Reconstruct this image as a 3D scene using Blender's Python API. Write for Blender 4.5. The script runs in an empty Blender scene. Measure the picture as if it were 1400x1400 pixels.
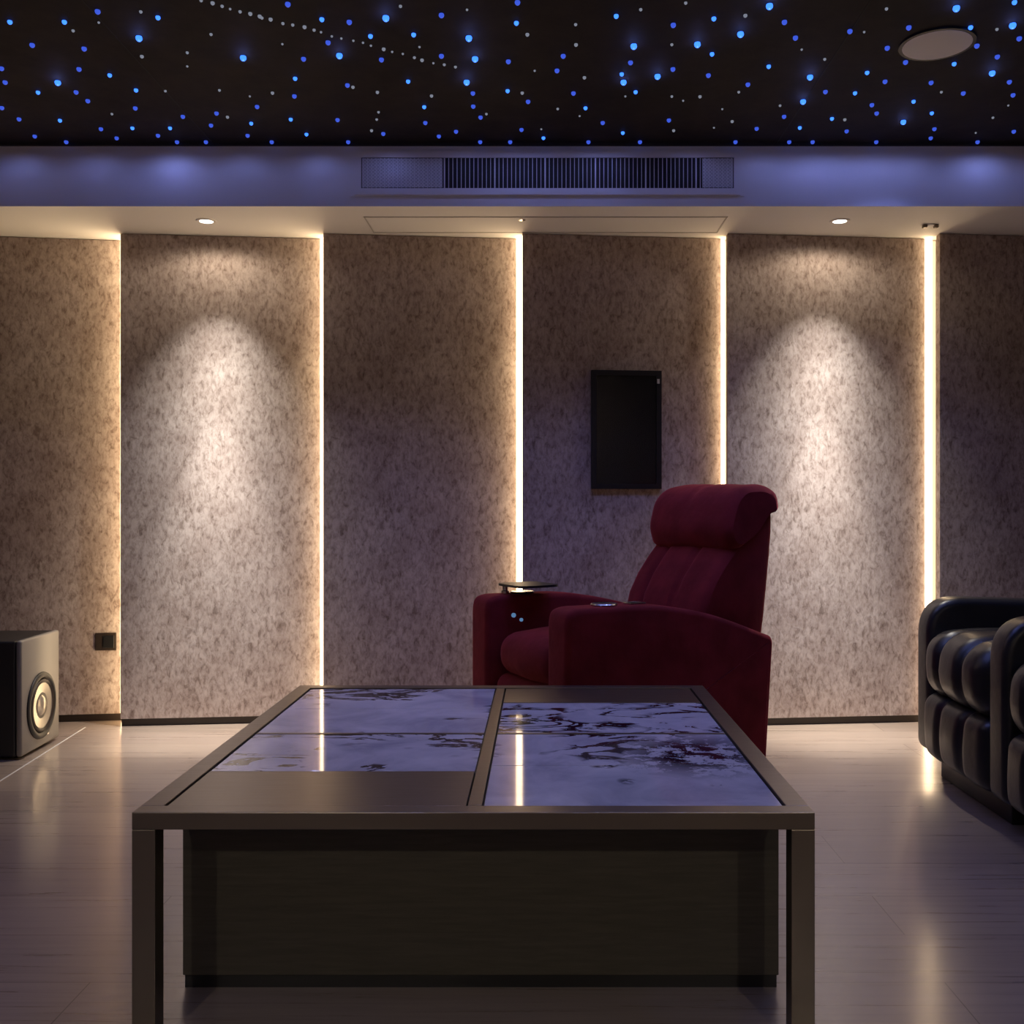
import bpy, bmesh, math, random
from mathutils import Vector, Matrix, noise
random.seed(7)
PI = math.pi
SC = bpy.context.scene
COL = SC.collection

# ------------------------------------------------------------ camera
EYE = 1.067                       # camera height in metres
cam_d = bpy.data.cameras.new('camera')
cam_d.sensor_width = 36; cam_d.lens = 36
cam_d.shift_x = -40 / 1400; cam_d.shift_y = -13 / 1400
cam_d.clip_start = 0.05
cam = bpy.data.objects.new('camera', cam_d); COL.objects.link(cam)
cam.location = (0, 0, EYE); cam.rotation_euler = (PI / 2, 0, 0)
SC.camera = cam

# ------------------------------------------------------------ world, exposure
w = bpy.data.worlds.new('world'); SC.world = w; w.use_nodes = True
w.node_tree.nodes['Background'].inputs[0].default_value = (0.10, 0.09, 0.14, 1)
w.node_tree.nodes['Background'].inputs[1].default_value = 0.02
SC.view_settings.view_transform = 'Standard'
SC.view_settings.look = 'None'
SC.view_settings.gamma = 1
SC.view_settings.exposure = 0.14
SC.view_settings.use_curve_mapping = False
SC.cycles.use_denoising = True
SC.cycles.max_bounces = 8
SC.cycles.sample_clamp_indirect = 4
SC.cycles.caustics_reflective = False

LED_POWER = 6.0                  # wall strips (emission strength)
NARROW_W, MID_W, SPOT_W, WASH_W = 380.0, 115.0, 84.0, 4.0        # each soffit downlight: beam and spill
STAR_W = 3.6                     # each bright star fibre
REAR_FILL_W = 75.0  # each unseen fill lamp added behind the camera
WARM = (1.0, 0.72, 0.42)
NEUTRAL = (1.0, 0.955, 0.88)
BLUE = (0.27, 0.33, 1.0)

# ------------------------------------------------------------ helpers
def obj(name, bm, mat, parent=None, smooth=False, loc=None, rot=None):
    me = bpy.data.meshes.new(name)
    bmesh.ops.recalc_face_normals(bm, faces=bm.faces)
    bm.to_mesh(me); bm.free()
    if smooth:
        for p in me.polygons: p.use_smooth = len(p.vertices) < 20
        if smooth == 'auto':
            me.set_sharp_from_angle(angle=math.radians(35))
    if mat: me.materials.append(mat)
    o = bpy.data.objects.new(name, me); COL.objects.link(o)
    if parent: o.parent = parent
    if loc: o.location = loc
    if rot: o.rotation_euler = rot
    return o

def empty(name, loc, rz=0):
    o = bpy.data.objects.new(name, None); COL.objects.link(o)
    o.location = loc; o.rotation_euler = (0, 0, rz); o.empty_display_size = 0.1
    return o

def tag(o, label=None, cat=None, group=None, kind=None):
    if label: o['label'] = label
    if cat: o['category'] = cat
    if group: o['group'] = group
    if kind: o['kind'] = kind
    return o

def add_box(bm, x0, x1, y0, y1, z0, z1, bev=0.0, seg=2):
    r = bmesh.ops.create_cube(bm, size=1.0)
    vs = r['verts']
    for v in vs:
        v.co = Vector((x0 + (v.co.x + .5) * (x1 - x0), y0 + (v.co.y + .5) * (y1 - y0), z0 + (v.co.z + .5) * (z1 - z0)))
    if bev > 0:
        es = list({e for v in vs for e in v.link_edges})
        bmesh.ops.bevel(bm, geom=es, offset=bev, segments=seg, profile=0.5, affect='EDGES')
    return bm

def box(x0, x1, y0, y1, z0, z1, bev=0.0, seg=2):
    return add_box(bmesh.new(), x0, x1, y0, y1, z0, z1, bev, seg)

def add_prism(bm, pts, y0, y1, axis='y'):
    """closed 2-D outline (a, z) extruded along y"""
    n = len(pts)
    A = [bm.verts.new((p[0], y0, p[1])) for p in pts]
    B = [bm.verts.new((p[0], y1, p[1])) for p in pts]
    bm.faces.new(A); bm.faces.new(B[::-1])
    for i in range(n):
        bm.faces.new((A[i], B[i], B[(i + 1) % n], A[(i + 1) % n]))
    return bm

def lathe(prof, n=40, ax='z', origin=(0, 0, 0)):
    """profile [(r, h)] turned about an axis"""
    bm = bmesh.new(); rings = []
    for r, h in prof:
        ring = []
        for k in range(n):
            t = 2 * PI * k / n
            if ax == 'z': c = (r * math.cos(t), r * math.sin(t), h)
            elif ax == 'x': c = (h, r * math.cos(t), r * math.sin(t))
            else: c = (r * math.cos(t), h, r * math.sin(t))
            ring.append(bm.verts.new(Vector(c) + Vector(origin)))
        rings.append(ring)
    for a, b in zip(rings, rings[1:]):
        for k in range(n):
            bm.faces.new((a[k], a[(k + 1) % n], b[(k + 1) % n], b[k]))
    if prof[0][0] > 1e-5: bm.faces.new(rings[0][::-1])
    if prof[-1][0] > 1e-5: bm.faces.new(rings[-1])
    bmesh.ops.remove_doubles(bm, verts=bm.verts, dist=1e-6)
    return bm

def puff(sx, sy, sz, r, n=(20, 20, 12), fn=None):
    """dense rounded box of full size sx, sy, sz centred on the origin; fn displaces points"""
    bm = bmesh.new(); vmap = {}
    h = (sx / 2, sy / 2, sz / 2)
    def V(i, j, k):
        key = (i, j, k)
        if key not in vmap:
            p = [-h[a] + 2 * h[a] * (i, j, k)[a] / n[a] for a in range(3)]
            q = [max(-(h[a] - r), min(h[a] - r, p[a])) for a in range(3)]
            d = Vector(p) - Vector(q)
            if d.length > 1e-9:
                p = Vector(q) + d.normalized() * r
            p = Vector(p)
            if fn: p = Vector(fn(p))
            vmap[key] = bm.verts.new(p)
        return vmap[key]
    for a in range(3):
        b, c = (a + 1) % 3, (a + 2) % 3
        for s in (0, n[a]):
            for u in range(n[b]):
                for v in range(n[c]):
                    f = []
                    for du, dv in ((0, 0), (1, 0), (1, 1), (0, 1)):
                        idx = [0, 0, 0]; idx[a] = s; idx[b] = u + du; idx[c] = v + dv
                        f.append(V(*idx))
                    bm.faces.new(f)
    return bm

def groove(t, c, wd): return math.exp(-((t - c) / wd) ** 2)

def dome_outline(path, steps=1): return path

def round_outline(pts, radii, seg=6):
    """round the corners of a polygon [(a, z)]"""
    out = []; n = len(pts)
    for i in range(n):
        p0, p, p1 = Vector(pts[i - 1]), Vector(pts[i]), Vector(pts[(i + 1) % n])
        r = radii[i] if isinstance(radii, (list, tuple)) else radii
        if r <= 0: out.append(tuple(p)); continue
        a, b = (p0 - p), (p1 - p)
        r = min(r, a.length * .49, b.length * .49)
        s, e = p + a.normalized() * r, p + b.normalized() * r
        for k in range(seg + 1):
            t = k / seg
            out.append(tuple(s * (1 - t) ** 2 + p * 2 * t * (1 - t) + e * t * t))
    return out

# ------------------------------------------------------------ materials
def mat(name, base=(.5, .5, .5), rough=.5, metal=0.0, spec=.5, emit=None, es=0, sheen=0, coat=0):
    m = bpy.data.materials.new(name); m.use_nodes = True
    b = m.node_tree.nodes['Principled BSDF']
    b.inputs['Base Color'].default_value = (*base, 1)
    b.inputs['Roughness'].default_value = rough
    b.inputs['Metallic'].default_value = metal
    b.inputs['Specular IOR Level'].default_value = spec
    if sheen:
        b.inputs['Sheen Weight'].default_value = sheen
        b.inputs['Sheen Roughness'].default_value = .4
    if coat:
        b.inputs['Coat Weight'].default_value = coat
        b.inputs['Coat Roughness'].default_value = .1
    if emit:
        b.inputs['Emission Color'].default_value = (*emit, 1)
        b.inputs['Emission Strength'].default_value = es
    return m

def nodes(m): return m.node_tree.nodes, m.node_tree.links, m.node_tree.nodes['Principled BSDF']

def ramp(N, L, src, stops):
    r = N.new('ShaderNodeValToRGB'); L.new(src, r.inputs[0])
    e = r.color_ramp.elements
    while len(e) > 1: e.remove(e[-1])
    e[0].position = stops[0][0]; e[0].color = (*stops[0][1], 1)
    for p, c in stops[1:]:
        k = e.new(p); k.color = (*c, 1)
    return r.outputs[0]

def nz(N, L, vec, scale, detail=4, rough=.5, dist=0):
    n = N.new('ShaderNodeTexNoise'); n.inputs['Scale'].default_value = scale
    n.inputs['Detail'].default_value = detail; n.inputs['Roughness'].default_value = rough
    n.inputs['Distortion'].default_value = dist
    if vec: L.new(vec, n.inputs['Vector'])
    return n.outputs['Fac']

def mapping(N, L, scale=(1, 1, 1), rot=(0, 0, 0), loc=(0, 0, 0)):
    tc = N.new('ShaderNodeTexCoord'); mp = N.new('ShaderNodeMapping')
    L.new(tc.outputs['Object'], mp.inputs[0])
    mp.inputs['Scale'].default_value = scale; mp.inputs['Rotation'].default_value = rot
    mp.inputs['Location'].default_value = loc
    return mp.outputs[0]

def mix(N, L, a, b, fac, mode='MIX'):
    x = N.new('ShaderNodeMix'); x.data_type = 'RGBA'; x.blend_type = mode
    for s, i in ((a, 6), (b, 7), (fac, 0)):
        if isinstance(s, (int, float)): x.inputs[i].default_value = s
        elif isinstance(s, tuple): x.inputs[i].default_value = (*s, 1)
        else: L.new(s, x.inputs[i])
    return x.outputs[2]

def bump(N, L, b, h, strength=.3, dist=.01):
    n = N.new('ShaderNodeBump'); n.inputs['Strength'].default_value = strength
    n.inputs['Distance'].default_value = dist
    L.new(h, n.inputs['Height']); L.new(n.outputs[0], b.inputs['Normal'])

# suede-like wall fabric: beige with brushed darker flecks
M_fabric = mat('wall_fabric', rough=.95, spec=.1)
N, L, B = nodes(M_fabric)
v = mapping(N, L)
big = nz(N, L, v, 5, 3, .6)
fle = nz(N, L, mapping(N, L, (1, 1, .55), (0, math.radians(28), 0)), 44, 5, .66, .6)
fle2 = nz(N, L, mapping(N, L, (1, 1, .5), (0, math.radians(-35), 0)), 75, 4, .62, .5)
c = ramp(N, L, big, [(.3, (.45, .365, .325)), (.7, (.60, .515, .47))])
k1 = ramp(N, L, fle, [(.34, (.54, .50, .48)), (.46, (.84, .82, .81)), (.60, (1, 1, 1))])
k2 = ramp(N, L, fle2, [(.30, (.62, .58, .56)), (.46, (.90, .89, .88)), (.6, (1.0, 1.0, 1.0))])
c = mix(N, L, c, k1, 1.0, 'MULTIPLY'); c = mix(N, L, c, k2, 1.0, 'MULTIPLY')
L.new(c, B.inputs['Base Color']); bump(N, L, B, fle, .25, .004)

M_white = mat('white_paint', (.90, .885, .85), .7)
N, L, B = nodes(M_white); bump(N, L, B, nz(N, L, mapping(N, L), 120, 2), .05, .002)
M_plain = mat('dim_wall_paint', (.28, .22, .20), .8)
N, L, B = nodes(M_plain); bump(N, L, B, nz(N, L, mapping(N, L), 60, 2), .1, .002)
M_skirt = mat('dark_skirting', (.03, .02, .015), .45)
N, L, B = nodes(M_skirt); bump(N, L, B, nz(N, L, mapping(N, L), 60, 2), .05, .002)

M_ceil = mat('black_star_ceiling', (.018, .013, .012), .75, spec=.25)
N, L, B = nodes(M_ceil)
c = ramp(N, L, nz(N, L, mapping(N, L), 9, 5, .7), [(.3, (.010, .008, .009)), (.7, (.028, .020, .018))])
L.new(c, B.inputs['Base Color'])

# laminate floor, boards running along x
M_floor = mat('laminate_floor', rough=.3, spec=.7, coat=.9)
M_floor.node_tree.nodes['Principled BSDF'].inputs['Coat Roughness'].default_value = .17
N, L, B = nodes(M_floor)
v = mapping(N, L, (1, 1, 1), (0, 0, 0), (.3, -.027, 0))
br = N.new('ShaderNodeTexBrick'); L.new(v, br.inputs['Vector'])
br.inputs['Scale'].default_value = 1; br.inputs['Brick Width'].default_value = 1.9
br.inputs['Row Height'].default_value = .25; br.inputs['Mortar Size'].default_value = .0016
br.inputs['Mortar Smooth'].default_value = .2; br.offset = .37; br.inputs['Bias'].default_value = 0
br.inputs['Color1'].default_value = (.38, .30, .235, 1); br.inputs['Color2'].default_value = (.32, .25, .20, 1)
br.inputs['Mortar'].default_value = (.14, .10, .08, 1)
g = nz(N, L, mapping(N, L, (.7, 16, 1)), 2.6, 5, .65, .5)
gr = ramp(N, L, g, [(.28, (.72, .69, .68)), (.5, (.96, .95, .95)), (.75, (1.12, 1.1, 1.08))])
c = mix(N, L, br.outputs['Color'], gr, 1.0, 'MULTIPLY')
L.new(c, B.inputs['Base Color'])
rr = ramp(N, L, g, [(.2, (.24,) * 3), (.8, (.36,) * 3)]); L.new(rr, B.inputs['Roughness'])
bump(N, L, B, br.outputs['Fac'], -.25, .002)

M_bronze = mat('bronze_metal', (.20, .17, .135), .34, .85)
N, L, B = nodes(M_bronze)
L.new(ramp(N, L, nz(N, L, mapping(N, L, (1, 30, 30)), 8, 3), [(.2, (.29,) * 3), (.8, (.40,) * 3)]), B.inputs['Roughness'])
M_darkwood = mat('smoked_oak_veneer', (.035, .031, .026), .5)
N, L, B = nodes(M_darkwood)
g = nz(N, L, mapping(N, L, (3, 1, 40)), 3, 4, .6, .3)
L.new(ramp(N, L, g, [(.3, (.060, .053, .038)), (.7, (.085, .076, .056))]), B.inputs['Base Color'])

def marble(name, seed, blob=None):
    m = mat(name, rough=.06, spec=.6)
    N, L, B = nodes(m)
    v = mapping(N, L, (1, 1, 1), (0, 0, .5), (seed, seed * 1.7, 0))
    cloud = nz(N, L, v, 4.5, 5, .6, .6)
    c = ramp(N, L, cloud, [(.30, (.46, .46, .54)), (.5, (.68, .68, .74)), (.72, (.88, .87, .90))])
    n1 = nz(N, L, mapping(N, L, (1.0, 2.0, 1), (0, 0, .25), (seed * 3, seed, 0)), 3.6, 7, .60, 1.2)
    vein = ramp(N, L, n1, [(.462, (0, 0, 0)), (.468, (1, 1, 1)), (.525, (1, 1, 1)), (.533, (0, 0, 0))])
    n2 = nz(N, L, mapping(N, L, (1, 1, 1), (0, 0, 0), (seed * 2, -seed, 0)), 2.6, 3, .5)
    keep = ramp(N, L, n2, [(.495, (0, 0, 0)), (.53, (1, 1, 1))])
    f = mix(N, L, vein, keep, 1.0, 'MULTIPLY')
    c = mix(N, L, c, (.010, .011, .022), f)
    if blob:
        tc = N.new('ShaderNodeTexCoord'); sub = N.new('ShaderNodeVectorMath'); sub.operation = 'DISTANCE'
        L.new(tc.outputs['Object'], sub.inputs[0]); sub.inputs[1].default_value = blob
        near = ramp(N, L, sub.outputs['Value'], [(.08, (1, 1, 1)), (.24, (0, 0, 0))])
        n3 = nz(N, L, mapping(N, L, (1, 1.2, 1)), 14, 7, .75, .3)
        sp = ramp(N, L, n3, [(.47, (0, 0, 0)), (.50, (1, 1, 1))])
        c = mix(N, L, c, (.012, .014, .028), mix(N, L, near, sp, 1.0, 'MULTIPLY'))
    L.new(c, B.inputs['Base Color'])
    return m

M_velvet = mat('red_velvet', (.105, .007, .012), .85, spec=.15, sheen=.5)
M_velvet.node_tree.nodes['Principled BSDF'].inputs['Sheen Tint'].default_value = (.8, .15, .2, 1)
N, L, B = nodes(M_velvet)
L.new(ramp(N, L, nz(N, L, mapping(N, L), 9, 4), [(.3, (.15, .013, .016)), (.7, (.23, .022, .028))]), B.inputs['Base Color'])
bump(N, L, B, nz(N, L, mapping(N, L), 22, 3), .25, .01)
M_leather = mat('black_leather', (.016, .015, .016), .36, spec=.5)
N, L, B = nodes(M_leather)
L.new(ramp(N, L, nz(N, L, mapping(N, L), 6, 3), [(.3, (.013, .012, .012)), (.7, (.022, .021, .022))]), B.inputs['Base Color'])
bump(N, L, B, nz(N, L, mapping(N, L), 30, 4), .18, .006)
M_black = mat('black_plastic', (.008, .008, .009), .45)
N, L, B = nodes(M_black); bump(N, L, B, nz(N, L, mapping(N, L), 80, 2), .04, .001)
M_screen = mat('dark_screen', (.006, .009, .013), .22)
N, L, B = nodes(M_screen)
L.new(ramp(N, L, nz(N, L, mapping(N, L), 7, 2), [(.3, (.005, .006, .008)), (.7, (.009, .012, .016))]), B.inputs['Base Color'])
M_chrome = mat('polished_steel', (.6, .58, .55), .2, 1)
N, L, B = nodes(M_chrome); bump(N, L, B, nz(N, L, mapping(N, L), 50, 2), .03, .001)
M_grille = mat('grille_paint', (.72, .71, .70), .55)
N, L, B = nodes(M_grille); bump(N, L, B, nz(N, L, mapping(N, L), 80, 2), .05, .001)
M_filter = mat('grille_mesh', (.22, .22, .23), .8)
N, L, B = nodes(M_filter)
ck = N.new('ShaderNodeTexChecker'); ck.inputs['Scale'].default_value = 140
L.new(mapping(N, L), ck.inputs['Vector'])
ck.inputs['Color1'].default_value = (.72, .71, .70, 1); ck.inputs['Color2'].default_value = (.50, .49, .48, 1)
L.new(ck.outputs['Color'], B.inputs['Base Color'])
M_pale = mat('pale_beige_paint', (.55, .53, .50), .7)  # pale beige of the hatch frame and the floor strip
N, L, B = nodes(M_pale); bump(N, L, B, nz(N, L, mapping(N, L), 90, 2), .05, .001)
M_dark = mat('dark_void', (.03, .028, .03), .9)
N, L, B = nodes(M_dark); bump(N, L, B, nz(N, L, mapping(N, L), 20, 2), .05, .001)
M_sub = mat('grey_lacquer', (.20, .185, .165), .38)
N, L, B = nodes(M_sub); bump(N, L, B, nz(N, L, mapping(N, L), 90, 2), .04, .001)
M_cone = mat('speaker_cone', (.42, .39, .34), .26, .8)
N, L, B = nodes(M_cone); bump(N, L, B, nz(N, L, mapping(N, L), 60, 2), .04, .001)
M_spk = mat('speaker_grille_cloth', (.88, .86, .83), .6)
N, L, B = nodes(M_spk); bump(N, L, B, nz(N, L, mapping(N, L), 400, 1), .2, .001)
M_led = mat('led_diffuser', (.8, .8, .8), .5, emit=WARM, es=LED_POWER)
M_lens = mat('downlight_lens', (.8, .8, .8), .4, emit=NEUTRAL, es=9)
M_star = mat('star_fibre_bright', (0, 0, 0), .5, emit=(.035, .17, 1.0), es=2.2)
M_star2 = mat('star_fibre_soft', (0, 0, 0), .5, emit=(.05, .11, .75), es=.85)
M_star3 = mat('star_fibre_pale', (0, 0, 0), .5, emit=(.55, .6, .75), es=.32)
M_blueled = mat('blue_button_glow', (.1, .2, .4), .5, emit=(.25, .55, 1.0), es=.3)

# ------------------------------------------------------------ the setting
ZS, ZC = 2.35, 2.622              # soffit and star ceiling heights
YF = 4.435                        # face of the dropped soffit
YB = 5.12                         # solid wall behind the fabric panels
XL, XR, YN = -3.9, 3.3, -2.6
def struct(name, bm, m, label=None, **k):
    o = obj(name, bm, m, **k); o['kind'] = 'structure'
    if label: o['label'] = label
    return o
struct('floor', box(XL, XR, YN, YB, -.06, 0), M_floor, 'pale laminate floor of long boards')
struct('ceiling', box(XL, XR, YN, YF, ZC, ZC + .08), M_ceil, 'black ceiling full of star lights')
struct('wall_back', box(XL, XR, YB, YB + .1, 0, ZC + .08), M_plain, 'plain wall behind the fabric panels')
struct('wall_left', box(XL - .1, XL, YN, YB + .1, 0, ZC + .08), M_plain, 'left side wall')
struct('wall_right', box(XR, XR + .1, YN, YB + .1, 0, ZC + .08), M_plain, 'right side wall')
struct('wall_front', box(XL - .1, XR + .1, YN - .1, YN, 0, ZC + .08), M_plain, 'wall behind the camera')
struct('trim_1', box(XL, XR, YF, YB, ZS, ZC + .08), M_white, 'white dropped soffit with a blue-lit face')
struct('trim_2', box(XL, XR, YF - .012, YF, ZC - .012, ZC), M_dark, 'black shadow line at the ceiling edge')

# ceiling board joints that show as hairlines
seams = bmesh.new()
for X in (-1.42, 1.02):
    add_box(seams, X - .002, X + .002, 2.6, YF - .015, ZC - .0015, ZC)
struct('trim_3', seams, M_dark, 'hairline joints of the black ceiling boards')

bm = bmesh.new(); vs = [bm.verts.new(p) for p in ((-2.005, 3.2, .0012), (-1.999, 3.2, .0012), (-2.161, 4.86, .0012), (-2.167, 4.86, .0012))]  # thin pale strip laid slantwise on the floor
bm.faces.new(vs); r_ = bmesh.ops.extrude_face_region(bm, geom=bm.faces[:])
for v_ in r_['geom']:
    if isinstance(v_, bmesh.types.BMVert): v_.co.z = 0
struct('trim_4', bm, M_pale, 'thin pale strip on the floor beside the subwoofer')

# ------------------------------------------------------------ fabric wall panels (a sawtooth), skirting, led strips
edges = [(-3.20, None), (-2.046, -2.000), (-1.066, -1.036), (-.121, -.090), (.872, .887), (1.855, 1.898), (2.88, 2.91)]
# (right edge of the panel to the left at its back depth, left edge of the next one at its front depth)
XEDGE = [(-3.03, -3.0), (-2.060, -2.003), (-1.075, -1.038), (-.122, -.090), (.873, .888), (1.862, 1.898), (2.86, 2.90)]
YFRONT, YREC = 4.875, 4.972
descr = ['mostly outside the frame, behind the grey subwoofer and socket',
         'lit by a downlight, left of the table',
         'dim, between the left lit panel and the brightest middle strip',
         'dim, with the black screen hung on it',
         'lit by a downlight, behind the red chair back',
         'dark, above the black leather sofa']
for i in range(6):
    x0, x1 = XEDGE[i][1], XEDGE[i + 1][0]
    root = empty('wall_panel', ((x0 + x1) / 2, YFRONT, 0))
    tag(root, 'beige suede fabric wall panel, ' + descr[i], 'wall panel', 'fabric wall panels set like saw teeth')
    X0, X1 = x0 - root.location.x, x1 - root.location.x
    yr = YREC + (.035 if i == 0 else 0) - YFRONT
    def slab(z0, z1, d=0.0, inset=0):
        bm = bmesh.new()
        f = [(X0 + inset, d), (X1, yr + d), (X1, yr + .045), (X0 + inset, .045 if d == 0 else .06)]
        lo = [bm.verts.new((a, b, z0)) for a, b in f]; hi = [bm.verts.new((a, b, z1)) for a, b in f]
        bm.faces.new(lo); bm.faces.new(hi[::-1])
        for k in range(4): bm.faces.new((lo[k], lo[(k + 1) % 4], hi[(k + 1) % 4], hi[k]))
        return bm
    obj('fabric_face', slab(.036, ZS - .003), M_fabric, root)
    obj('skirting', slab(0, .036, .012), M_skirt, root)

strip_lbl = ['outside', 'glowing warm led strip left of the left lit panel, narrowest in view',
             'glowing warm led strip right of the left lit panel', 'bright led strip in the middle, rising behind the chair tray',
             'glowing led strip beside the black wall screen, behind the red headrest',
             'broad white led strip rising behind the end of the black sofa', 'outside']
for i in range(1, 6):
    xa, xb = XEDGE[i]
    root = empty('led_strip', ((xa + xb) / 2, YREC, 0))
    tag(root, strip_lbl[i], 'led strip', 'vertical led strips between the wall panels')
    rx = root.location.x
    bm = bmesh.new()
    ya = YREC + (.035 if i == 1 else 0) + .012 - YREC; yb = YFRONT + .03 - YREC
    pa, pb = Vector((xa - rx + .001, ya)), Vector((xb - rx - .001, yb))
    if i > 3: pb = pa.lerp(pb, .6)
    n = Vector((.004, .006))
    P = [pa, pb, pb + n, pa + n]
    lo = [bm.verts.new((p.x, p.y, .01)) for p in P]; hi = [bm.verts.new((p.x, p.y, ZS - .004)) for p in P]
    bm.faces.new(lo); bm.faces.new(hi[::-1])
    for k in range(4): bm.faces.new((lo[k], lo[(k + 1) % 4], hi[(k + 1) % 4], hi[k]))
    obj('diffuser', bm, M_led, root)
    obj('channel', box(xa - rx + .004, xb - rx + .03, ya + .02, ya + .05, .01, ZS - .004), M_grille, root)

# ------------------------------------------------------------ downlights in the soffit
def downlight(x, y, label):
    r = empty('downlight', (x, y, ZS))
    tag(r, label, 'ceiling light', 'round downlights in the soffit')
    obj('trim_ring', lathe([(.030, -.0005), (.031, -.004), (.044, -.004), (.046, 0), (.030, 0)], 36), M_white, r, smooth='auto')
    obj('lens', lathe([(0, -.0025), (.029, -.0025), (.029, 0), (0, 0)], 32), M_lens, r)
    for nm, e, size, blend in (('core_beam', NARROW_W, 31, 1), ('mid_beam', MID_W, 47, 1), ('beam', SPOT_W, 75, 1), ('spill', WASH_W, 170, .35)):
        ld = bpy.data.lights.new(nm, 'SPOT'); ld.energy = e; ld.color = NEUTRAL if 'beam' in nm else (1, .82, .62)
        ld.spot_size = math.radians(size); ld.spot_blend = blend; ld.shadow_soft_size = .022
        lo = bpy.data.objects.new(nm, ld); COL.objects.link(lo); lo.parent = r; lo.location = (0, 0, -.028)
        if nm in ('core_beam', 'mid_beam'): lo.rotation_euler.x = math.radians(3)
downlight(-1.526, 4.665, 'small glowing round downlight over the left lit panel')
downlight(1.360, 4.665, 'small glowing round downlight over the right lit panel')

# two dim fill lamps added behind the camera to brighten the table front
for X in (-1.5, 1.5):
    r = empty('downlight', (X, -2.2, ZC)); tag(r, 'added round fill light in the black ceiling behind the viewer', 'ceiling light', 'added fill lights in the rear ceiling')
    obj('trim_ring', lathe([(.030, -.0005), (.031, -.004), (.044, -.004), (.046, 0), (.030, 0)], 36), M_white, r, smooth='auto')
    obj('lens', lathe([(0, -.0025), (.029, -.0025), (.029, 0), (0, 0)], 32), M_lens, r)
    ld = bpy.data.lights.new('fill_lamp', 'SPOT'); ld.energy = REAR_FILL_W; ld.color = (1, .88, .7); ld.spot_size = math.radians(160); ld.spot_blend = .5
    ld.shadow_soft_size = .05
    lo = bpy.data.objects.new('fill_lamp', ld); COL.objects.link(lo); lo.parent = r; lo.location = (0, 0, -.03)

# small twin-jaw fitting where the right strip meets the soffit
r = empty('ceiling_fitting', (1.796, 4.727, ZS)); tag(r, 'tiny metal fitting with two dark jaws on the soffit above the right strip', 'fitting')
obj('base_plate', lathe([(.02, 0), (.02, -.005), (.008, -.008), (0, -.008)], 20), M_white, r)
for s in (-1, 1):
    obj('jaw', box(s * .026 - .010, s * .026 + .010, -.012, .012, -.016, 0, .004), M_bronze, r)

# access hatch in the soffit
r = empty('access_panel', (.02, 4.73, ZS)); tag(r, 'shallow white access hatch with thin joints in the soffit', 'access panel')
fr = bmesh.new()
x0, x1, y0, y1 = -.817, .817, -.135, .135
for a in ((x0, x1, y0, y0 + .006), (x0, x1, y1 - .006, y1), (x0, x0 + .006, y0, y1), (x1 - .006, x1, y0, y1)):
    add_box(fr, *a, -.003, 0)
obj('frame', fr, M_pale, r)
obj('flap', box(x0 + .012, -.11, y0 + .012, y1 - .012, -.002, 0), M_white, r)
obj('flap', box(-.104, x1 - .012, y0 + .012, y1 - .012, -.002, 0), M_white, r)
obj('latch', lathe([(.016, 0), (.016, -.004), (0, -.006)], 18, origin=(-.107, -.09, 0)), M_chrome, r)

# ------------------------------------------------------------ air grille on the soffit face
gx0, gx1, gz0, gz1 = -.779, .833, EYE + (687 - 258) / 315.7, EYE + (687 - 216) / 315.7
r = empty('air_vent', ((gx0 + gx1) / 2, YF, (gz0 + gz1) / 2)); tag(r, 'long white air grille with vertical blades on the soffit face', 'air vent')
hw, hz = (gx1 - gx0) / 2, (gz1 - gz0) / 2
def ring_frame(hw, hz, t, d0, d1):
    bm = bmesh.new()
    add_box(bm, -hw - t, hw + t, d0, d1, hz, hz + t); add_box(bm, -hw - t, hw + t, d0, d1, -hz - t, -hz)
    add_box(bm, -hw - t, -hw, d0, d1, -hz, hz); add_box(bm, hw, hw + t, d0, d1, -hz, hz)
    return bm
obj('outer_frame', ring_frame(hw + .028, hz + .016, .018, -.003, 0), M_white, r)
obj('inner_frame', ring_frame(hw, hz, .028, -.009, 0), M_white, r)
obj('duct_shadow', box(-hw, hw, -.002, 0, -hz, hz), M_dark, r)
xa, xb = (605 - 740) / 315.7 - r.location.x, (960 - 740) / 315.7 - r.location.x
obj('filter_mesh', box(-hw + .004, xa, -.0075, -.003, -hz + .004, hz - .004), M_filter, r)
obj('filter_mesh', box(xb, hw - .004, -.0075, -.003, -hz + .004, hz - .004), M_filter, r)
bl = bmesh.new(); n = 62
for k in range(n):
    x = xa + (xb - xa) * (k + .5) / n
    wd = .0028 if k % 12 else .006
    add_box(bl, x - wd / 2, x + wd / 2, -.0085, -.003, -hz, hz)
obj('blades', bl, M_grille, r)
for a, b in ((-hw, xa), (xb, hw)):
    bl = bmesh.new()
    m_ = int((b - a) / .018)
    for k in range(m_):
        x = a + (b - a) * (k + .5) / m_
        add_box(bl, x - .0015, x + .0015, -.0085, -.0075, -hz, hz)
    obj('end_blades', bl, M_grille, r)
# ------------------------------------------------------------ round ceiling speaker
r = empty('ceiling_speaker', (1.34, 3.467, ZC)); tag(r, 'round white speaker grille set in the black star ceiling', 'speaker')
obj('rim', lathe([(.114, 0), (.124, 0), (.124, -.007), (.114, -.007)], 48), M_black, r)
obj('speaker_grille', lathe([(0, -.011), (.09, -.011), (.112, -.008), (.114, 0), (0, 0)], 48), M_spk, r, smooth='auto')
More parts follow.
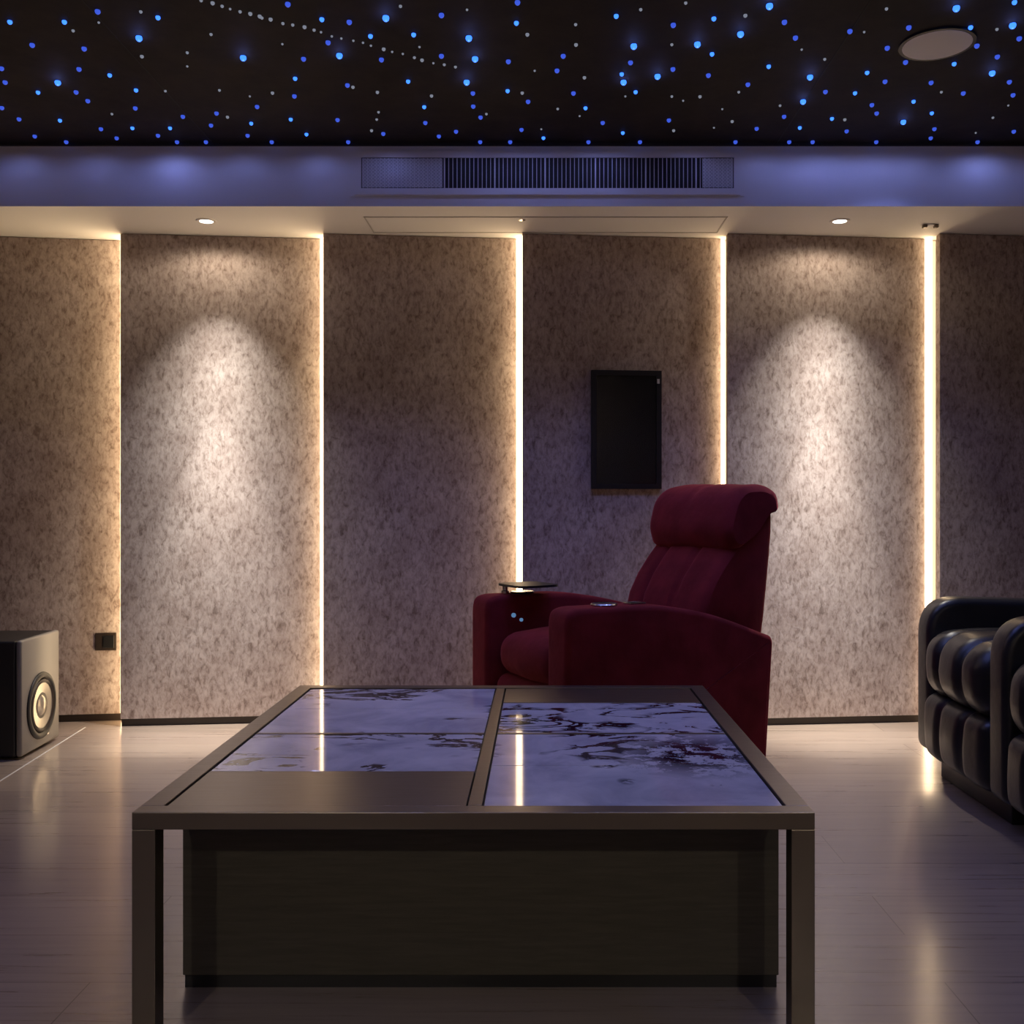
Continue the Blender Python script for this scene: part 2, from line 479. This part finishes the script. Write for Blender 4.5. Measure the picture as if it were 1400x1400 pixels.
# ------------------------------------------------------------ stars
S1 = [(380,100),(158,222),(1055,45),(928,148),(1733,122),(1907,117),(1798,205),(1705,221),(2215,207),(2769,65),(2615,18),(2713,196),(2104,12),(2025,89),(665,154),(1282,100),(1299,157),(1276,221),(2196,274),(2470,330)]
S2 = [(27,57),(88,120),(267,28),(176,57),(230,130),(216,186),(300,203),(14,222),(5,292),(432,45),(787,8),(955,57),(1013,96),(897,113),(1043,160),(1131,92),(1207,38),(1207,150),(1116,220),(1390,165),(830,158),(807,212),(805,260),(703,289),(795,324),(500,316),(577,340),(687,335),(677,368),(592,307),(465,348),(276,350),(319,375),(164,327),(240,273),(208,249),(104,250),(52,323),(95,370),(362,348),(432,368),(370,293),(372,244),(923,325),(1048,363),(838,365),(1314,318),(1294,288),(1160,290),(1247,357),(1200,370),(1388,246),(1293,252),(1163,333),(880,50),(950,230),(4,184),
 (1685,41),(1540,150),(1523,190),(1412,60),(1415,3),(1841,65),(1952,48),(2145,57),(2175,100),(1947,145),(1937,203),(1724,168),(1738,249),(1840,186),(1568,252),(1601,293),(1444,275),(1426,352),(1486,375),(1648,333),(1829,326),(1703,361),(2069,349),(2144,316),(2187,347),(2257,248),(2045,228),(2102,179),(2324,82),(2485,72),(2654,72),(2671,122),(2787,102),(2774,3),(2727,152),(2760,221),(2609,172),(2476,167),(2426,128),(2371,196),(2420,220),(2546,223),(2338,252),(2384,284),(2397,307),(2548,307),(2555,350),(2545,375),(2275,322),(2315,356),(2634,252),(2498,275),(2772,357),(2770,257),(1700,200)]
S3 = [(200,82),(270,60),(512,142),(512,180),(577,92),(452,247),(772,119),(710,42),(683,262),(965,236),(1032,250),(1035,305),(1030,325),(1016,355),(600,245),(622,318),(306,310),(388,152),(1095,15),(1277,25),(1147,127),(1330,310),(385,30),(745,252),(1180,260),
 (1868,274),(1975,297),(2002,330),(1842,355),(1574,65),(1575,120),(1598,210),(1442,92),(1837,120),(1837,262),(1914,262),(1752,24),(2038,40),(2255,160),(2192,134),(2133,287),(2020,250),(1952,348),(2310,325),(2363,86),(2715,320),(2757,287),(1585,316),(1525,296),(1462,192),(1428,252),(1710,262),(2424,22),(1875,6),(2574,250),(1480,352),(2668,362),(2726,78)]
S4 = [181,484,563,743,952,1313,1395,1609,1750,2011,2158,2222,2396,2673]
for k in range(26):
    S3.append((552 + k * 27.5 + random.uniform(-6, 6), 1 + k * 7.3 + random.uniform(-3, 3)))
def ceil_pt(cx, cy):
    px, py = cx / 2, cy / 2
    d = (ZC - EYE) * 1400 / (687 - py)
    return (px - 740) / 1400 * d, d
proto_cache = {}
def star(x, y, rad, m, kind):
    key = (round(rad, 4), m.name)
    if key not in proto_cache:
        bm = lathe([(0, -rad * 1.5), (rad * .5, -rad * 1.37), (rad * .87, -rad), (rad, -rad * .5), (rad * .87, 0)], 12)
        o = obj('star_light', bm, m, smooth=True); proto_cache[key] = o
    else:
        o = proto_cache[key].copy(); COL.objects.link(o)
    o.location = (x, y, ZC)
    return tag(o, kind, 'star light', 'fibre star points in the black ceiling')
def star_or_fill_lamp(x, y, e, drop=.03, cone=112):
    ld = bpy.data.lights.new('star_or_fill_glow', 'SPOT'); ld.energy = e; ld.spot_size = math.radians(cone); ld.spot_blend = .6; ld.color = BLUE; ld.shadow_soft_size = .012
    lo = bpy.data.objects.new('star_or_fill_glow', ld); COL.objects.link(lo); lo.location = (x, y, ZC - drop)
L1 = 'large bright blue star point glowing in the black ceiling'
L2 = 'small soft blue star point glowing in the black ceiling'
L3 = 'tiny pale grey star point in the black ceiling'
L4 = 'blue star point at the edge of the ceiling above the soffit'
for k, (cx, cy) in enumerate(S1):
    x, y = ceil_pt(cx, cy); star(x, y, .0112, M_star, L1)
    star_or_fill_lamp(x, y, STAR_W)
    hl = bpy.data.lights.new('star_halo', 'POINT'); hl.energy = .045; hl.color = BLUE; hl.shadow_soft_size = .004
    ho = bpy.data.objects.new('star_halo', hl); COL.objects.link(ho); ho.location = (x, y, ZC - .026)
for k, (cx, cy) in enumerate(S2):
    x, y = ceil_pt(cx, cy); star(x, y, .0088 if k % 3 else .0078, M_star if k % 3 == 0 else M_star2, L2)
for cx, cy in S3:
    x, y = ceil_pt(cx, cy); star(x, y, random.choice((.004, .0052, .0065)), M_star3, L3)
for cx in S4:
    d = YF - .03; x = (cx / 2 - 740) / 1400 * d
    star(x, d, .009, M_star2, L4)
    if cx in (484, 1395, 1609, 2222, 2396, 2673): star_or_fill_lamp(x, d - .10, .30, .03, 174)
for k in range(20): star_or_fill_lamp(-3.2 + k * .32, YF - .13, .22, .03, 176)  # row of lamps without stars, added to spread blue along the soffit face
# the rest of the starry ceiling, over and behind the camera
for k in range(26):
    x, y = random.uniform(-3.3, 2.8), random.uniform(-2.2, 2.9)
    star(x, y, .0125, M_star, L1); star_or_fill_lamp(x, y, STAR_W)

# ------------------------------------------------------------ coffee table
tx0, tx1, ty0, ty1, tz = -.802, .536, 2.005, 3.40, .46
T = empty('coffee_table', ((tx0 + tx1) / 2, (ty0 + ty1) / 2, 0))
tag(T, 'large square bronze coffee table topped with blue-grey marble slabs', 'table')
hx, hy = (tx1 - tx0) / 2, (ty1 - ty0) / 2
LW = .046
for sx in (-1, 1):
    for sy in (-1, 1):
        a, b = sorted((sx * hx, sx * (hx - LW))); c_, d_ = sorted((sy * hy, sy * (hy - LW)))
        obj('leg', box(a, b, c_, d_, 0, tz - .034, .0015), M_bronze, T)
fr = bmesh.new()
add_box(fr, -hx, hx, -hy, -hy + LW, tz - .034, tz, .0015); add_box(fr, -hx, hx, hy - LW, hy, tz - .034, tz, .0015)
add_box(fr, -hx, -hx + LW, -hy + LW, hy - LW, tz - .034, tz, .0015); add_box(fr, hx - LW, hx, -hy + LW, hy - LW, tz - .034, tz, .0015)
obj('top_frame', fr, M_bronze, T)
ix, iy = hx - LW - .005, hy - LW - .005
obj('tray_bed', box(-hx + LW, hx - LW, -hy + LW, hy - LW, tz - .03, tz - .016), M_black, T)
obj('centre_divider', box(-.014, .014, -iy, iy, tz - .016, tz - .001, .001), M_bronze, T)
dv = bmesh.new(); add_box(dv, -ix, -.018, -.0065, .0065, tz - .016, tz - .002); add_box(dv, .018, ix, -.0065, .0065, tz - .016, tz - .002)
obj('cross_divider', dv, M_bronze, T)
pl = .27
marbs = [((-ix, -.018, .008, iy), 3.1, None, 2), ((-ix, -.018, -iy + pl, -.008), 7.3, None, 1),
         ((.018, ix, .008, iy - .235), 11.9, None, 1), ((.018, ix, -iy, -.008), 5.2, (.50, -.22, tz), 2)]
for (a, b, c_, d_), sd, blob, parts in marbs:
    m = marble('blue_grey_marble', sd, blob)
    bm = bmesh.new()
    if parts == 1: add_box(bm, a, b, c_, d_, tz - .016, tz - .003, .0008)
    else:
        mid = (c_ + d_) / 2
        add_box(bm, a, b, c_, mid - .0014, tz - .016, tz - .003, .0008)
        add_box(bm, a, b, mid + .0014, d_, tz - .016, tz - .003, .0008)
    o = obj('marble_slab', bm, m, T)
obj('metal_plate', box(-ix, -.018, -iy, -iy + pl - .004, tz - .016, tz - .002, .001), M_bronze, T)['label'] = 'plain bronze plate at the near left corner'
obj('metal_plate', box(.018, ix, iy - .231, iy, tz - .016, tz - .002, .001), M_bronze, T)['label'] = 'plain bronze plate at the far right corner'
obj('cabinet_body', box(-hx + .014, hx - .014, -hy + .245, hy - .245, .028, tz - .036, .002), M_darkwood, T)
obj('plinth', box(-hx + .018, hx - .018, -hy + .249, hy - .249, 0, .028), M_black, T)

# ------------------------------------------------------------ recliner pieces
def arm_outline(L, H, drop, z0):
    if drop < .05: return round_outline([(0, z0), (0, H), (L, H - drop), (L - .03, z0)], [.05, .15, .05, .03], 10)
    pts = [(0, z0), (0, H - .05), (.01, H - .012), (.05, H), (.36, H - .002), (.50, H - drop * .15), (.66, H - drop * .42),
           (.78, H - drop * .72), (.88, H - drop), (L - .01, H - drop * 1.18), (L, H - drop * 1.35), (L - .035, z0)]
    return round_outline(pts, [.02, .03, .02, .05, .08, .08, .08, .05, .03, .03, .03, .02], 4)
def arm_mesh(L, H, drop, wd, z0=.06, r=.022):
    """outline swept across the width, its rim rounded by insetting the end rings"""
    pts = [Vector(p) for p in arm_outline(L, H, drop, z0)]; n = len(pts)
    area = sum(pts[i].x * pts[(i + 1) % n].y - pts[(i + 1) % n].x * pts[i].y for i in range(n))
    sg = 1 if area > 0 else -1; nrm = []
    for i in range(n):
        t = pts[(i + 1) % n] - pts[i - 1]
        nrm.append(Vector((-t.y, t.x)).normalized() * sg)
    bm = bmesh.new(); rings = []
    ks = [(-wd / 2 + r * (1 - math.cos(a)), r * (1 - math.sin(a))) for a in [PI / 2 * k / 6 for k in range(7)]]
    ks += [(-y, d) for y, d in ks[::-1]]
    for y, d in ks:
        rings.append([bm.verts.new((p.x + m.x * d, y, p.y + m.y * d)) for p, m in zip(pts, nrm)])
    for A, B in zip(rings, rings[1:]):
        for i in range(n): bm.faces.new((A[i], A[(i + 1) % n], B[(i + 1) % n], B[i]))
    bm.faces.new(rings[0]); bm.faces.new(rings[-1][::-1])
    return bm

def seat_mesh(wd, dp, th, top, gn=0, seed=0):
    def fn(p):
        x, y, z = p
        v = y / (wd / 2)
        if z > 0: z += .028 * (1 - v * v) * (1 - (x / (dp / 2)) ** 2 * .7)
        if x < 0: x -= .022 * (1 - v * v * .8) * (1 - abs(z) / th)
        if gn:
            for c in (-.36, .36):
                g = groove(v, c, .07)
                k = .024 * g
                if x < -dp * .2: x += k
                if z > 0 and x < dp * .1: z -= .022 * g
        nn = noise.noise(Vector((x * 7 + seed, y * 7, z * 7))) * .006
        return (x + nn, y, z + nn)
    return puff(dp, wd, th, min(th * .42, .09), (22, 34, 16), fn)

def foot_mesh(wd, hgt, th, gn=0, seed=0):
    def fn(p):
        x, y, z = p; v = y / (wd / 2)
        if x < 0:
            x -= .018 * (1 - v * v * .7) * (1 - (z / (hgt / 2)) ** 2)
            if gn:
                for c in (-.36, .36): x += .022 * groove(v, c, .06)
        x += noise.noise(Vector((x * 7 + seed, y * 7, z * 7))) * .005
        return (x, y, z)
    return puff(th, wd, hgt, .05, (10, 34, 18), fn)

def back_mesh(wd, gn=True):
    """backrest outline in (a, z) swept across the width with vertical pleats in front"""
    prof_f = [(.62, .42), (.625, .52), (.64, .60), (.665, .69), (.71, .77), (.765, .84), (.82, .90), (.86, .98), (.90, 1.04)]
    prof_r = [(1.025, 1.04), (1.025, .96), (1.015, .86), (1.0, .74), (.985, .62), (.965, .50), (.945, .40), (.90, .36), (.72, .37)]
    outl = prof_f + prof_r
    ny = 36; bm = bmesh.new(); rings = []
    cen = Vector((.83, .72))
    for j in range(ny + 1):
        v = -1 + 2 * j / ny; y = v * wd / 2
        e = max(0, (abs(v) - .86) / .14); shrink = 1 - (1 - math.sqrt(max(0, 1 - e * e))) * .16
        ring = []
        for i, (a, z) in enumerate(outl):
            p = cen + (Vector((a, z)) - cen) * shrink
            if i < len(prof_f):
                p.x -= .014 * (1 - v * v)
                for c in (-.25, .55):
                    p.x += .020 * groove(v, c, .05)
            ring.append(bm.verts.new((p.x, y, p.y)))
        rings.append(ring)
    n = len(outl)
    for a, b in zip(rings, rings[1:]):
        for i in range(n): bm.faces.new((a[i], a[(i + 1) % n], b[(i + 1) % n], b[i]))
    bm.faces.new(rings[0]); bm.faces.new(rings[-1][::-1])
    return bm

def head_mesh(wd):
    outl = round_outline([(.795, .885), (.765, .96), (.80, 1.08), (.86, 1.135), (.98, 1.145), (1.055, 1.11), (1.065, 1.04), (1.02, 1.03),
                          (.93, .93), (.83, .875)], [.02, .06, .05, .05, .05, .035, .018, .01, .02, .02], 4)
    ny = 30; bm = bmesh.new(); rings = []
    cen = Vector((.91, 1.0))
    for j in range(ny + 1):
        v = -1 + 2 * j / ny; y = v * wd / 2
        e = max(0, (abs(v) - .74) / .26); sh = 1 - (1 - math.sqrt(max(0, 1 - e * e))) * .22
        ring = []
        for a, z in outl:
            p = cen + (Vector((a, z)) - cen) * sh
            q = noise.noise(Vector((a * 8, y * 8, z * 8))) * .006
            if z > 1.06: p.y -= .010 * groove(v, .05, .07)
            ring.append(bm.verts.new((p.x + q, y, p.y + q)))
        rings.append(ring)
    n = len(outl)
    for a, b in zip(rings, rings[1:]):
        for i in range(n): bm.faces.new((a[i], a[(i + 1) % n], b[(i + 1) % n], b[i]))
    bm.faces.new(rings[0]); bm.faces.new(rings[-1][::-1])
    return bm

def place(o, x, y, z): o.location = (x, y, z); return o

# ------------------------------------------------------------ red velvet recliner
CW, CA0 = .72, .48
TH = math.radians(31)
P0 = Vector((.0875, 3.50, 0)); ua = Vector((math.cos(TH), math.sin(TH), 0)); ub = Vector((-math.sin(TH), math.cos(TH), 0))
org = P0 + ua * CA0 + ub * CW / 2
R = empty('recliner_chair', org, TH)
tag(R, 'dark red velvet recliner armchair turned sideways behind the coffee table', 'armchair')
def rp(name, bm, m, x=0, y=0, z=0, smooth='auto', parent=None):
    o = obj(name, bm, m, parent or R, smooth=smooth); o.location = (x, y, z) if parent else (x - CA0, y, z); return o
AW = .135
for s in (-1, 1):
    rp('armrest', arm_mesh(.96, .70, .13, AW), M_velvet, 0, s * (CW / 2 - AW / 2), 0)
rp('seat_cushion', seat_mesh(CW - 2 * AW - .01, .66, .17, 0), M_velvet, .37, 0, .475, smooth=True)
rp('footrest', foot_mesh(CW - 2 * AW - .015, .32, .12), M_velvet, .085, 0, .245, smooth=True)
rp('backrest', back_mesh(CW - .215), M_velvet, .012, -.025, 0, smooth='auto')
rp('headrest', head_mesh(CW - .195), M_velvet, .008, -.03, 0, smooth='auto')
rp('base', box(.10, .86, -CW / 2 + .03, CW / 2 - .03, 0, .10, .01), M_black)
for s in (-1, 1):
    cup = lathe([(.034, .006), (.036, -.05), (0, -.05)], 32)
    h = rp('cup_holder', lathe([(.036, 0), (.047, 0), (.049, .004), (.045, .008), (.037, .006)], 36), M_chrome, .20, s * (CW / 2 - AW / 2), .699)
    o = obj('cup_well', lathe([(0, .003), (.036, .003), (.036, 0), (0, 0)], 28), M_black, h)
rp('control_plate', box(.30, .37, -CW / 2 + .045, -CW / 2 + .09, .698, .705, .002), M_chrome)
rp('control_button', lathe([(.009, -.003), (.009, .003), (0, .004)], 16, 'y'), M_blueled, .12, CW / 2 - AW - .003, .62)
rp('control_button', lathe([(.007, -.003), (.007, .003), (0, .004)], 16, 'y'), M_blueled, .155, CW / 2 - AW - .003, .60)
# swivel tray on the far arm
tr = empty('tray_table', (0, 0, 0)); tr.parent = R; tr.location = (.12 - CA0, CW / 2 - AW / 2, .70)
obj('tray_post', lathe([(.016, 0), (.016, .012), (.011, .014), (.011, .032), (0, .032)], 20), M_chrome, tr)
bm = bmesh.new(); add_prism(bm, round_outline([(-.02, -.16), (.17, -.16), (.17, .05), (-.02, .05)], .05, 6), 0, .009)
for v_ in bm.verts: v_.co = Vector((v_.co.x, v_.co.z, .032 + v_.co.y))
obj('tray', bm, M_black, tr)

# ------------------------------------------------------------ black leather sofa, facing left
SX = 1.50
S = empty('recliner_sofa', (SX + .45, 3.36, 0))
tag(S, 'black leather recliner sofa in a row along the right side of the room', 'sofa')
def sp(name, bm, m, x=0, y=0, z=0, smooth='auto'):
    o = obj(name, bm, m, S, smooth=smooth); o.location = (x - .45, y - 3.36, z); return o
for y in (4.035, 3.335, 2.635):
    bm = arm_mesh(.98, .70, .03, .13, .09, .030)
    sp('armrest', bm, M_leather, 0 if y > 4 else -.02, y, 0)
for k, y in enumerate((3.685, 2.985)):
    sp('seat_cushion', seat_mesh(.565, .68, .25, 0, 1, k * 9), M_leather, .315, y, .452, smooth=True)
    sp('footrest', foot_mesh(.56, .25, .14, 1, k * 5), M_leather, .045, y, .215, smooth=True)
    sp('backrest', back_mesh(.56), M_leather, .06, y, 0)
    sp('headrest', head_mesh(.57), M_leather, .06, y, 0)
    sp('base', box(.055, .9, y - .30, y + .30, 0, .10, .006), M_black)

# ------------------------------------------------------------ subwoofer at the left
W_ = empty('subwoofer', (-2.322, 4.42, 0), math.radians(3.3)); tag(W_, 'grey and black subwoofer box with one round driver at the left edge', 'speaker')
hd = .19
obj('cabinet', box(-.35, .135, -hd, hd, .012, .492, .008), M_black, W_)
obj('baffle', box(.1355, .160, -hd, hd, .012, .494, .010, 3), M_sub, W_, smooth='auto')
drv = obj('driver_ring', lathe([(.118, .160), (.120, .168), (.132, .170), (.142, .166), (.144, .160)], 48, 'x', (0, 0, .190)), M_black, W_, smooth=True)
obj('driver_surround', lathe([(.096, .162), (.106, .172), (.118, .161)], 48, 'x', (0, 0, .190)), M_skirt, drv, smooth=True)
obj('driver_cone', lathe([(0, .172), (.03, .170), (.045, .161), (.097, .166), (.097, .160), (0, .160)], 48, 'x', (0, 0, .190)), M_cone, drv, smooth='auto')
for sx in (-.31, .12):
    for sy in (-.13, .13):
        obj('rubber_foot', lathe([(.016, 0), (.018, .012), (0, .012)], 16, origin=(sx, sy, 0)), M_black, W_)
obj('badge', box(.160, .162, .02, .07, .052, .062), M_chrome, W_)

# ------------------------------------------------------------ wall screen and wall socket
def on_panel(i, X):
    """depth of panel i's face at X"""
    x0, x1 = XEDGE[i][1], XEDGE[i + 1][0]
    yr = YREC + (.035 if i == 0 else 0)
    return YFRONT + (yr - YFRONT) * (X - x0) / (x1 - x0), math.atan2(yr - YFRONT, x1 - x0)
d, a = on_panel(3, .40)
X = (856 - 740) / 1400 * (d - .02)
r = empty('wall_screen', (X, d, EYE + (687 - 587.5) / 1400 * (d - .02)), a); tag(r, 'black portrait screen in a black frame hung on the wall above the red chair', 'wall screen')
sc = (d - .02) / 1400; hw, hz = 48.5 * sc, 81 * sc
obj('frame', ring_frame(hw - .024, hz - .024, .024, -.026, -.001), M_black, r)
obj('screen', box(-hw + .024, hw - .024, -.016, -.001, -hz + .024, hz - .024), M_screen, r)
obj('sticker', box(hw - .022, hw - .010, -.0275, -.026, hz - .062, hz - .040), M_grille, r)
d, a = on_panel(0, -2.11)
r = empty('wall_socket', ((145 - 740) / 1400 * d, d, EYE + (687 - 877) / 1400 * d), a); tag(r, 'brown wall socket plate with a black insert beside the subwoofer', 'socket')
obj('plate', box(-.05, .05, -.008, 0, -.043, .043, .003), M_skirt, r)
obj('socket_insert', box(-.012, .040, -.012, -.008, -.030, .030, .002), M_black, r)
